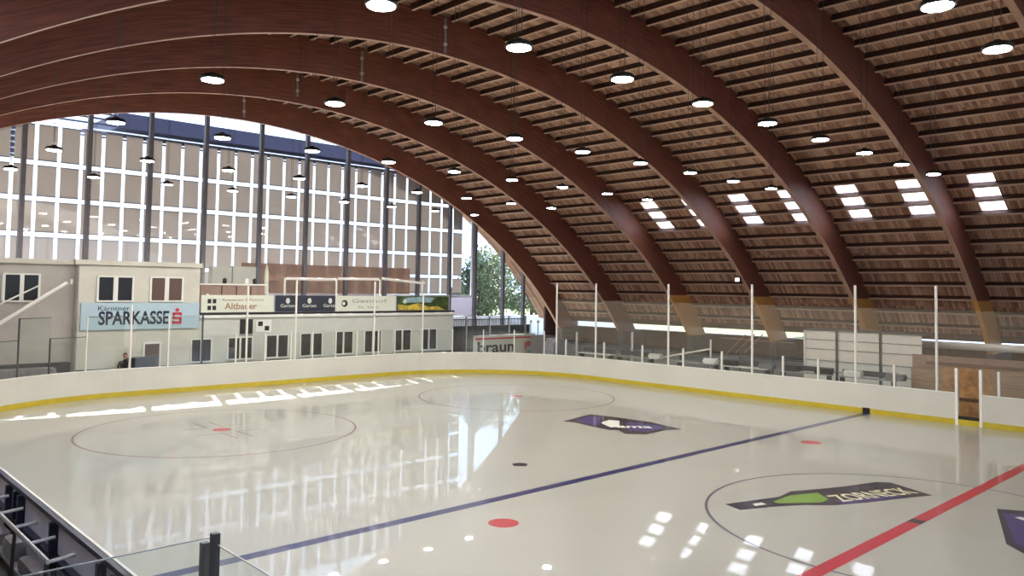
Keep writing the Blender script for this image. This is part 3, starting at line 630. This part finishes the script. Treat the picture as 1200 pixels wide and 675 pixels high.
# posters
for k, (a, b, c, d, lb) in enumerate(((281, 287.5, 374, 393, 'left half'), (289, 296, 374, 393, 'right half'))):
    y0, y1, z0, z1 = win_px(a, b, c, d, XB); tag(new('poster', B(((XB+.001, y0, z0), (XB+.02, y1, z1))), 'dark'), 'black poster above the ground floor windows, %s of the pair' % lb, 'poster')
y0, y1, z0, z1 = win_px(300, 318, 375, 389, XB); o = new('poster', B(((XB+.001, y0, z0), (XB+.02, y1, z1))), 'trim'); tag(o, 'white poster with two dark patches beside the black posters', 'poster')
bm = bmesh.new(); h = z1-z0; w2 = y1-y0
for ay, az in ((.12, .5), (.55, .12)): box(bm, (XB+.02, y0+ay*w2, z0+az*h), (XB+.026, y0+(ay+.3)*w2, z0+(az+.38)*h))
new('poster_print', bm, 'dark', o)
# terrace things
tr = empty('terrace_railing', (XB, 5.6, 3.42)); tag(tr, 'white handrail on posts behind the terrace banners', 'railing')
for a, b in ((336, 393), (396.5, 444), (448, 497)):
    A_, B_ = at(a, 326.5, 0, XB-.05), at(b, 327.5 if b < 490 else 332, 0, XB-.05); new('handrail', bar(bmesh.new(), A_, B_, .075, 8), 'trim', tr)
for y in (-2.3, 1.9, 5.1, 8.05, 11.2, 13.3): new('post', B(((XB-.09, y-.04, 3.42), (XB-.01, y+.04, 5.40 if 1 < y < 12 else 4.5))), 'trim', tr)
bk = empty('terrace_bar', (-35, -.6, 3.42)); tag(bk, 'brown terrace bar counter with white back cabinets above the cream banner', 'bar counter')
new('counter', B(((-34.6, -2.3, 3.42), (-34.0, 1.2, 4.95))), 'brownwall', bk); new('counter_top', B(((-34.7, -2.35, 4.95), (-33.9, 1.3, 5.03))), 'trim', bk)
for k, (ya, yb, za) in enumerate(((-1.0, .1, 5.95), (.15, 1.5, 6.0))): new('cabinet', B(((-36.2, ya, 3.42), (-35.7, yb, za))), 'wallg2', bk)
for k in range(3): new('panel_joint', B(((-34.0, -1.2+k*.8, 3.5), (-33.98, -1.15+k*.8, 4.9))), 'dark', bk)
for k, (y, lb) in enumerate(((-2.35, 'leftmost'), (-1.85, 'second'), (1.75, 'right-hand'))):
    o = empty('closed_parasol', (-34.9, y, 3.42)); tag(o, 'folded pale parasol on the terrace by the bar, %s' % lb, 'parasol', 'folded parasols on the terrace')
    bm = bmesh.new(); lathe(bm, [(.05, .9), (.13, 1.1), (.10, 2.3), (.02, 2.75)], (-34.9, y, 3.42), 10); new('canopy_cloth', bm, 'banner' if k != 1 else 'greyp', o)
    bm = bmesh.new(); bar(bm, (-34.9, y, 3.46), (-34.9, y, 4.4), .025); new('pole', bm, 'steel', o); new('base', lathe(bmesh.new(), [(.22, 0), (.22, .05)], (-34.9, y, 3.42), 12), 'dark', o)
for k, (y, x) in enumerate(((-.9, -34.3), (.3, -34.2), (.8, -34.35))):
    bm = bmesh.new(); lathe(bm, [(.06, 0), (.11, .05), (.10, .25), (.05, .3)], (x, y, 5.031), 10)
    tag(new('jug', bm, 'dark' if k != 1 else 'trim'), 'small %s jug on the terrace bar counter, %s from the left' % ('dark' if k != 1 else 'white', ORD[k]), 'jug')
# white rails at the far left against the grey wall
st = empty('stair_handrail', (-32.4, -10.5, 0)); tag(st, 'thick white handrail sloping up the grey clubhouse wall at the left edge', 'handrail')
A_, B_ = at(-30, 397, 0, -32.6), at(79, 331, 0, -32.6); new('rail', bar(bmesh.new(), A_, B_, .085, 8), 'trim', st)
for f_ in (.05, .5, .97):
    Pm = A_.lerp(B_, f_); new('rail_bracket', bar(bmesh.new(), Pm, (XB-.34, Pm.y, Pm.z-.02), .025), 'steel', st)
A_, B_ = at(-20, 366, 0, -32.9), at(45, 335, 0, -32.9); new('upper_rail', bar(bmesh.new(), A_, B_, .035, 8), 'trim', st)
new('rail_end', bar(bmesh.new(), at(83.5, 327, 0, -32.6), at(83.5, 333, 0, -32.6), .06, 8), 'trim', st)
# flight of steps that the handrail follows
bm = bmesh.new(); 
for k in range(18):
    y = -13.6+k*.30; z = 1.0+k*.172; box(bm, (XB-.349, y, z-.2), (XB-.02, y+.32, z))
bm.free()
# end walkway clutter
tag(new('rubber_mat', B(((-32.25, -4.9, -.04), (-30.6, 6.5, -.02))), 'rubber'), 'black rubber matting on the walkway behind the end boards', 'mat')
bm = B(((-32.2, -11.5, -.02), (-31.3, -9.4, 1.3))); bmesh.ops.bevel(bm, geom=bm.edges[:], offset=.15, segments=3)
tag(new('covered_machine', bm, 'tarp'), 'grey tarpaulin-covered machine behind the boards at the left edge', 'machine')
bm = B(((-32.8, -6.2, -.04), (-32.3, -5.0, 1.42)), ((-32.85, -6.25, 1.42), (-32.25, -4.95, 1.5)))
tag(new('low_cupboard', bm, 'dark'), 'low black cupboard beside the person and the clubhouse door', 'cupboard')
bm = B(((-32.9, -13, -.04), (-32.4, -8.6, 1.42)))
tag(new('crash_mat_stack', bm, 'rubber'), 'long black crash mats lying at the foot of the grey wall', 'mat')

# ------------------------------------------------------------------ braun sign and the far corner
XQ = -34.2
a, b = at(556, 402, 0, XQ).y, at(626, 402, 0, XQ).y; zt, zb = at(590, 393.5, 0, XQ).z, at(590, 413, 0, XQ).z
o = new('advertising_board', B(((XQ-.05, a, zb-.5), (XQ, b, zt))), 'banner'); tag(o, 'white board with black lettering braun and a red patch behind the far corner', 'sign')
new('frame', B(((XQ-.07, a-.06, 0), (XQ+.03, a+.05, zt+.08)), ((XQ-.07, b-.05, 0), (XQ+.03, b+.06, zt+.08)), ((XQ-.07, a, zt), (XQ+.03, b, zt+.08))), 'post', o)
new('top_stripe', B(((XQ, a+.1, zt-.22), (XQ+.005, b-.1, zt-.1))), 'red', o)
text('braun', 1.05, 'dark', Vector((XQ+.004, a+.28, zb+.07)), ROT_X, 'board_lettering', o, width=(b-a)*.60, bold=.02)
bm = bmesh.new(); lathe(bm, [(.36, 0), (.36, .012)], n=18)
for v in bm.verts: v.co = Vector((XQ+v.co.z, b-.62+v.co.x*1.1, zb+.38+v.co.y))
new('red_patch', bm, 'red', o)
fn = empty('bar_fence', (-37, 18, 0)); tag(fn, 'dark metal bar fence under the trees behind the braun board', 'fence')
new('rail', B(((-36.0, 14.3, 2.75), (-35.95, 23.2, 2.82)), ((-36.0, 14.3, .3), (-35.95, 23.2, .37))), 'rail_dark', fn)
bm = bmesh.new()
for k in range(75): box(bm, (-35.99, 14.35+k*.118, -.04), (-35.96, 14.38+k*.118, 2.78))
new('bars', bm, 'rail_dark', fn)
for y in (15.2, 17.3, 19.5, 21.4, 23.1): new('post', B(((-36.04, y-.05, -.04), (-35.92, y+.05, 3.0))), 'greyp', fn)
tag(new('dark_screen', B(((-36.5, 14.0, -.04), (-36.4, 24, 2.3))), 'rail_dark'), 'dark windbreak sheet behind the metal bar fence', 'screen')
for k, px in enumerate((622, 630.5)):
    P = at(px, 377, 0, -35); o = empty('garden_lamp', (P.x, P.y, 0)); tag(o, 'small round lamp on a thin pole near the arch foot, %s of two' % ('left' if k == 0 else 'right'), 'lamp', 'round pole lamps')
    bm = bmesh.new(); bmesh.ops.create_uvsphere(bm, u_segments=12, v_segments=8, radius=.12, matrix=Matrix.Translation(P)); new('globe', bm, 'trim', o, True)
    new('pole', bar(bmesh.new(), (P.x, P.y, -.04), (P.x, P.y, P.z-.1), .03), 'dpost', o)
bm = B(((-33.6, 21.3, -.04), (-32.2, 22.6, 1.7))); bmesh.ops.bevel(bm, geom=bm.edges[:], offset=.12, segments=2)
tag(new('covered_stack', bm, 'tarp'), 'grey covered stack standing left of the first far net post', 'stack')
bm = B(((-28.5, 17.4, -.04), (-27.6, 18.6, 1.9))); bmesh.ops.bevel(bm, geom=bm.edges[:], offset=.25, segments=3)
tag(new('ice_cart', bm, 'greyp'), 'rounded grey cart right of the first far net post', 'cart')

# ------------------------------------------------------------------ far side walkway
struct(new('floor_walkway', B(((-30, 17.2, -.042), (20, 27.5, .55))), 'conc'))
struct(new('floor_walkway_upper', B(((-36, 21.5, .55), (20, 27.5, .9))), 'conc'))
# white clad shelter
ys = 19.0; x0, x1 = at(943, 400, 1, ys).x, at(1080, 400, 1, ys).x
sh = empty('players_shelter', ((x0+x1)/2, ys, .55)); tag(sh, 'white clad shelter wall with dark posts behind the far boards', 'shelter')
new('cladding', B(((x0, ys, .56), (x1, ys+.06, 3.17))), 'shed', sh); new('roof', B(((x0-.1, ys-.1, 3.17), (x1+.1, ys+1.4, 3.23))), 'rail_dark', sh)
for z in (2.72, 2.27, 1.72, 1.2): new('joint_rail', B(((x0, ys-.03, z-.025), (x1, ys, z+.025))), 'greyp', sh)
for px in (981, 1032): x = at(px, 400, 1, ys).x; new('post', B(((x-.06, ys-.06, .56), (x+.06, ys-.031, 3.17))), 'rail_dark', sh)
new('post', B(((x0-.03, ys-.06, .56), (x0+.06, ys-.031, 3.17))), 'shed', sh)
# benches and gear
for k, x in enumerate((-23.2, -20.4, -16.4, -13.6, -10.6, -7.8)):
    o = empty('bench', (x, 16.3, -.04)); tag(o, 'low grey bench behind the far boards, %s from the left' % ORD[k], 'bench', 'benches behind the far boards')
    new('seat', B(((x-1.2, 16.1, 1.30), (x+1.2, 16.55, 1.35))), 'shed' if k in (0, 3) else 'greyp', o); new('backrest', B(((x-1.2, 16.58, 1.38), (x+1.2, 16.62, 1.62))), 'rail_dark', o)
    for dx in (-1.1, 1.1): new('leg', B(((x+dx-.04, 16.15, -.04), (x+dx+.04, 16.5, 1.3))), 'rail_dark', o)
gear = [(-19.0, 'white', 'shed'), (-15.6, 'white', 'shed'), (-14.5, 'dark', 'dark'), (-12.5, 'grey', 'tarp'), (-11.3, 'dark', 'dark'), (-9.75, 'dark', 'dark'), (-8.4, 'white', 'shed'), (-6.6, 'grey', 'tarp')]
for k, (x, cn, mm) in enumerate(gear):
    bm = B(((x-.38, 16.12, 0), (x+.38, 16.52, .26))); bmesh.ops.bevel(bm, geom=bm.edges[:], offset=.09, segments=3)
    o = new('kit_bag', bm, mm); o.location = (0, 0, 1.352)
    tag(o, '%s kit bag lying on the far side benches, %s from the left' % (cn, ORD[k]), 'bag', 'kit bags on the far benches')
wg = empty('walkway_railing', (-17, 21.4, .9)); tag(wg, 'long dark metal railing along the raised far walkway', 'railing')
for z in (1.35, 1.85): new('rail', bar(bmesh.new(), (-31, 21.45, z), (-5, 21.45, z), .025), 'rail_dark', wg)
for k in range(14): new('post', bar(bmesh.new(), (-31+2*k, 21.45, .5), (-31+2*k, 21.45, 1.87), .03), 'rail_dark', wg)
# ramp handrail and wooden stair rails
rp = empty('ramp_handrail', (-18, 17.0, .55)); tag(rp, 'white sloping ramp handrail behind the far boards left of centre', 'handrail')
A_, B_ = at(752, 423, 1, 16.9), at(832, 409, 1, 16.9); new('rail', bar(bmesh.new(), A_, B_, .05, 8), 'trim', rp)
new('post', bar(bmesh.new(), (B_.x, 16.9, -.04), at(833, 398, 1, 16.9), .05), 'post', rp); new('post', bar(bmesh.new(), (A_.x+.6, 16.9, -.04), (A_.x+.6, 16.9, A_.z+.05), .04), 'post', rp)
wr = empty('stair_railing', (-17, 24, .9)); tag(wr, 'thin wooden stair railings below the roof edge right of the third arch foot', 'railing')
for px in (852, 862, 872): new('baluster', bar(bmesh.new(), at(px, 414, 1, 24), at(px+22, 392, 1, 24), .035), 'tan', wr)
new('rail', bar(bmesh.new(), at(845, 396, 1, 24), at(930, 402, 1, 24), .03), 'tan', wr)
for k, px in enumerate((741, 676)):
    P = at(px, 389, 1, 20); Q = at(px, 410, 1, 20); o = new('bollard_post', bar(bmesh.new(), (P.x, 20, .5), P, .07, 8), 'post'); tag(o, 'short white post on the far walkway, %s of the first arch foot' % ('right' if k == 0 else 'left'), 'post')
# plywood behind the gate
pw = empty('plywood_wall', (-2, 17.0, -.04)); tag(pw, 'orange plywood and tan board wall seen through the open gate', 'wall')
new('plywood_sheet', B(((-5.0, 16.9, -.04), (-3.1, 17.0, 2.05))), 'ply', pw); new('board_sheet', B(((-3.1, 16.9, -.04), (5, 17.0, 2.1))), 'tan', pw)
new('board_sheet', B(((-6.2, 16.9, -.04), (-5.0, 17.0, 1.9))), 'tan', pw)
new('top_rail', B(((-5.6, 16.84, 2.08), (5, 17.04, 2.2))), 'dwall', pw)
new('cross_rail', B(((-5.0, 16.86, .72), (-3.1, 16.9, .84))), 'dwall', pw)
new('sheet', B(((-6.4, 17.6, .55), (6, 17.65, 2.42))), 'brownwall', pw)
dl = empty('duct', (-2, 18.4, 2.7)); tag(dl, 'round white duct with grey underside behind the boards at the right', 'duct')
A_, B_ = at(1080, 403, 1, 21), at(1166, 410, 1, 21); bm = bmesh.new(); bar(bm, (A_.x, 21, A_.z), (6, 21, A_.z+.01), .17, 14); new('pipe', bm, 'trim', dl, True)
for x in (-6, -2, 2): new('hanger', bar(bmesh.new(), (x, 21, .9), (x, 21, A_.z-.1), .03), 'rail_dark', dl)

# ------------------------------------------------------------------ hanging lamps
def lamp():
    o = empty('pendant_lamp', (0, 0, 0))
    bm = bmesh.new(); lathe(bm, [(.215, 0), (.25, .01), (.25, .05), (.21, .10), (.10, .125), (.05, .17), (.03, .175)], n=24); new('housing', bm, 'lampb', o, True)
    bm = bmesh.new(); lathe(bm, [(.214, -.012), (.214, .0)], n=24); new('diffuser', bm, 'lampw', o)
    return o
proto = None
rowx = [2.6, -3.3, -9.5, -15.75, -21.95, -28.1]; rn = ['in the top right corner', 'in the nearest long row', 'in the second nearest row', 'in the third nearest row', 'in the fourth nearest row', 'in the farthest row']
for ri, x in enumerate(rowx):
    c_ = 0
    for k in range(9):
        y = -12.05+2.9*k; z = 9.23
        px, py = pix((x, y, z))
        if not (-8 < px < 1208 and -4 < py < 400): continue
        if proto is None: o = proto = lamp()
        else: o = copy_tree(proto)
        o.location = (x, y, z)
        c_ += 1; tag(o, 'round black pendant lamp with white light %s, %s from the left' % (rn[ri], ORD[c_-1]), 'lamp', 'pendant lamps hung in rows from the roof')
        t = math.asin(max(-1, min(1, (y-YC)/36.3))); top = AP(x, t, 1.72).z
        bm = bmesh.new()
        for dx in (-.06, .06): bar(bm, (dx, 0, .25), (dx*2.2, 0, top-z), .007, 4)
        cb_ = new('cable', bm, 'cable'); cb_.parent = o
# spotlight on the arch
P = at(864, 328, 1, 24.5); o = empty('spotlight', P); tag(o, 'small square spotlight fixed beside the third arch from the right', 'lamp')
bm = B(((P.x-.16, P.y, P.z-.10), (P.x+.16, P.y+.2, P.z+.16))); new('housing', bm, 'lampb', o); new('lens', B(((P.x-.13, P.y-.012, P.z-.09), (P.x+.13, P.y, P.z+.11))), 'spotw', o)
new('bracket', bar(bmesh.new(), (P.x, P.y+.1, P.z+.1), (P.x, P.y+.35, P.z+.75), .03), 'lampb', o)
# tie rods between arches near the ridge
for k, (px, ya, yb, ai) in enumerate(((521.5, 22, 62, 3), (424, 60, 95, 2), (348.5, 87, 113, 1), (286, 112, 137, 0))):
    X = XA+SP*ai+.14; P = at(px, ya, 0, X); Q = at(px, yb, 0, X)
    bm = bmesh.new(); bar(bm, P, Q, .06, 8); o = new('splice_plate', bm, 'steel'); o_l = ['fourth', 'third', 'second', 'first'][k]
    tag(o, 'short bright steel splice rod on the side of the %s arch from the glazed end' % o_l, 'bracket', 'steel splice rods on the arches')
    for zz in (.25, .75): 
        c = P.lerp(Q, zz); bm = bmesh.new(); bmesh.ops.create_uvsphere(bm, u_segments=8, v_segments=6, radius=.10, matrix=Matrix.Translation(c)); new('bolt_head', bm, 'trim', o)

# ------------------------------------------------------------------ near stand under the camera
bm = bmesh.new()
for k in range(5): box(bm, (-14, -17.6-k*.85, -.04), (38, -17.6-(k+1)*.85, .4+k*.5))
nsd = new('floor_stand', bm, 'stand'); struct(nsd)

# ------------------------------------------------------------------ person behind the end boards
def person():
    o = empty('person', (-31.75, -6.6, -.02)); tag(o, 'person in black jacket bending slightly behind the end boards below the blue sign', 'person')
    J = {'pelvis': (0, 0, .98), 'chest': (.10, 0, 1.30), 'neck': (.16, 0, 1.50), 'headb': (.19, 0, 1.60),
         'shL': (.12, .19, 1.44), 'elL': (.18, .27, 1.17), 'wrL': (.36, .20, 1.10), 'shR': (.12, -.19, 1.44), 'elR': (.16, -.28, 1.17), 'wrR': (.36, -.20, 1.12),
         'hipL': (0, .10, .92), 'knL': (.04, .12, .50), 'anL': (0, .13, .09), 'toL': (.17, .14, .04), 'hipR': (0, -.10, .92), 'knR': (.05, -.12, .50), 'anR': (-.02, -.13, .09), 'toR': (.15, -.14, .04)}
    Rr = {'pelvis': .145, 'chest': .155, 'neck': .06, 'headb': .06, 'shL': .075, 'elL': .052, 'wrL': .034, 'shR': .075, 'elR': .052, 'wrR': .034, 'hipL': .10, 'knL': .065, 'anL': .045, 'toL': .038, 'hipR': .10, 'knR': .065, 'anR': .045, 'toR': .038}
    E_ = [('pelvis', 'chest'), ('chest', 'neck'), ('neck', 'headb'), ('chest', 'shL'), ('shL', 'elL'), ('elL', 'wrL'), ('chest', 'shR'), ('shR', 'elR'), ('elR', 'wrR'), ('pelvis', 'hipL'), ('hipL', 'knL'), ('knL', 'anL'), ('anL', 'toL'), ('pelvis', 'hipR'), ('hipR', 'knR'), ('knR', 'anR'), ('anR', 'toR')]
    def skin(name, J, Rr, E_, m_, root, lvl=2):
        me = bpy.data.meshes.new(name); ks = list(J); me.from_pydata([J[k] for k in ks], [(ks.index(a), ks.index(b)) for a, b in E_], [])
        ob = bpy.data.objects.new(name, me); COL.objects.link(ob); ob.parent = o
        mo = ob.modifiers.new('skin', 'SKIN'); sv = me.skin_vertices[0].data
        for i, k in enumerate(ks): sv[i].radius = (Rr[k], Rr[k]); sv[i].use_root = (k == root)
        s = ob.modifiers.new('sub', 'SUBSURF'); s.levels = s.render_levels = lvl; me.materials.append(M[m_])
        dg = bpy.context.evaluated_depsgraph_get(); m2 = bpy.data.meshes.new_from_object(ob.evaluated_get(dg)); ob.modifiers.clear(); ob.data = m2
        for p in m2.polygons: p.use_smooth = True
        if not m2.materials: m2.materials.append(M[m_])
        return ob
    body = skin('body', J, Rr, E_, 'jacket', 'pelvis')
    body.data.materials.append(M['trousers']); body.data.materials.append(M['skin'])
    for p in body.data.polygons: p.material_index = 1 if p.center.z < .95 else (2 if p.center.z > 1.54 else 0)
    bm = bmesh.new(); bmesh.ops.create_uvsphere(bm, u_segments=20, v_segments=14, radius=1)
    for v in bm.verts:
        x, y, z = v.co; v.co = Vector((.22+x*.095*(1+.08*z), y*.076*(1+.1*z), 1.71+z*.118))
        if x > .8 and -.35 < z < .05 and abs(y) < .25: v.co.x += .022
    new('head', bm, 'skin', None, True).parent = o
    bm = bmesh.new(); bmesh.ops.create_uvsphere(bm, u_segments=20, v_segments=14, radius=1)
    for v in bm.verts: x, y, z = v.co; v.co = Vector((.205+x*.108, y*.09, 1.735+z*.112)); 
    bmesh.ops.delete(bm, geom=[v for v in bm.verts if v.co.x > .25 and v.co.z < 1.77 or v.co.z < 1.66], context='VERTS')
    new('hair', bm, 'hair', None, True).parent = o
    for s in (1, -1):
        w = Vector((.36, .20*s, 1.10 if s > 0 else 1.12)); J2 = {'w': tuple(w), 'p': tuple(w+Vector((.07, -.01*s, -.01)))}; R2 = {'w': .026, 'p': .030}; E2 = [('w', 'p')]
        for f in range(4):
            b = w+Vector((.09, (-.035+.022*f)*s, -.01)); c = b+Vector((.035, 0, -.008)); d = c+Vector((.018-.003*abs(f-1), 0, -.024))
            J2.update({'a%d' % f: tuple(b), 'b%d' % f: tuple(c), 'c%d' % f: tuple(d)}); R2.update({'a%d' % f: .010, 'b%d' % f: .009, 'c%d' % f: .008}); E2 += [('p', 'a%d' % f), ('a%d' % f, 'b%d' % f), ('b%d' % f, 'c%d' % f)]
        t1 = w+Vector((.04, -.04*s, 0)); t2 = t1+Vector((.03, -.02*s, -.015)); J2.update({'t1': tuple(t1), 't2': tuple(t2)}); R2.update({'t1': .011, 't2': .009}); E2 += [('w', 't1'), ('t1', 't2')]
        skin('hand', J2, R2, E2, 'skin', 'w', 1)
person()

# ------------------------------------------------------------------ light
w = bpy.data.worlds.new('sky'); sc.world = w; w.use_nodes = True
w.node_tree.nodes['Background'].inputs[0].default_value = (.58, .76, 1.0, 1); w.node_tree.nodes['Background'].inputs[1].default_value = 2.6
sd = bpy.data.lights.new('sun', 'SUN'); sd.energy = 26; sd.angle = rad(.5); sd.color = (1, .96, .9)
so = bpy.data.objects.new('sun', sd); COL.objects.link(so)
hd = Vector((3.2, -1.0, 0)).normalized(); dr = Vector((3.2, -1.0, -1.03*3.2)).normalized(); so.rotation_euler = dr.to_track_quat('-Z', 'Y').to_euler(); so.location = (-60, 20, 40)
vs_ = sc.view_settings; vs_.view_transform = 'Standard'; vs_.look = 'None'; vs_.gamma = 1; vs_.exposure = .40; vs_.use_curve_mapping = False
sc.cycles.use_denoising = True; sc.cycles.max_bounces = 8; sc.cycles.diffuse_bounces = 5; sc.cycles.transparent_max_bounces = 24; sc.cycles.sample_clamp_indirect = 8
sc.cycles.caustics_reflective = False
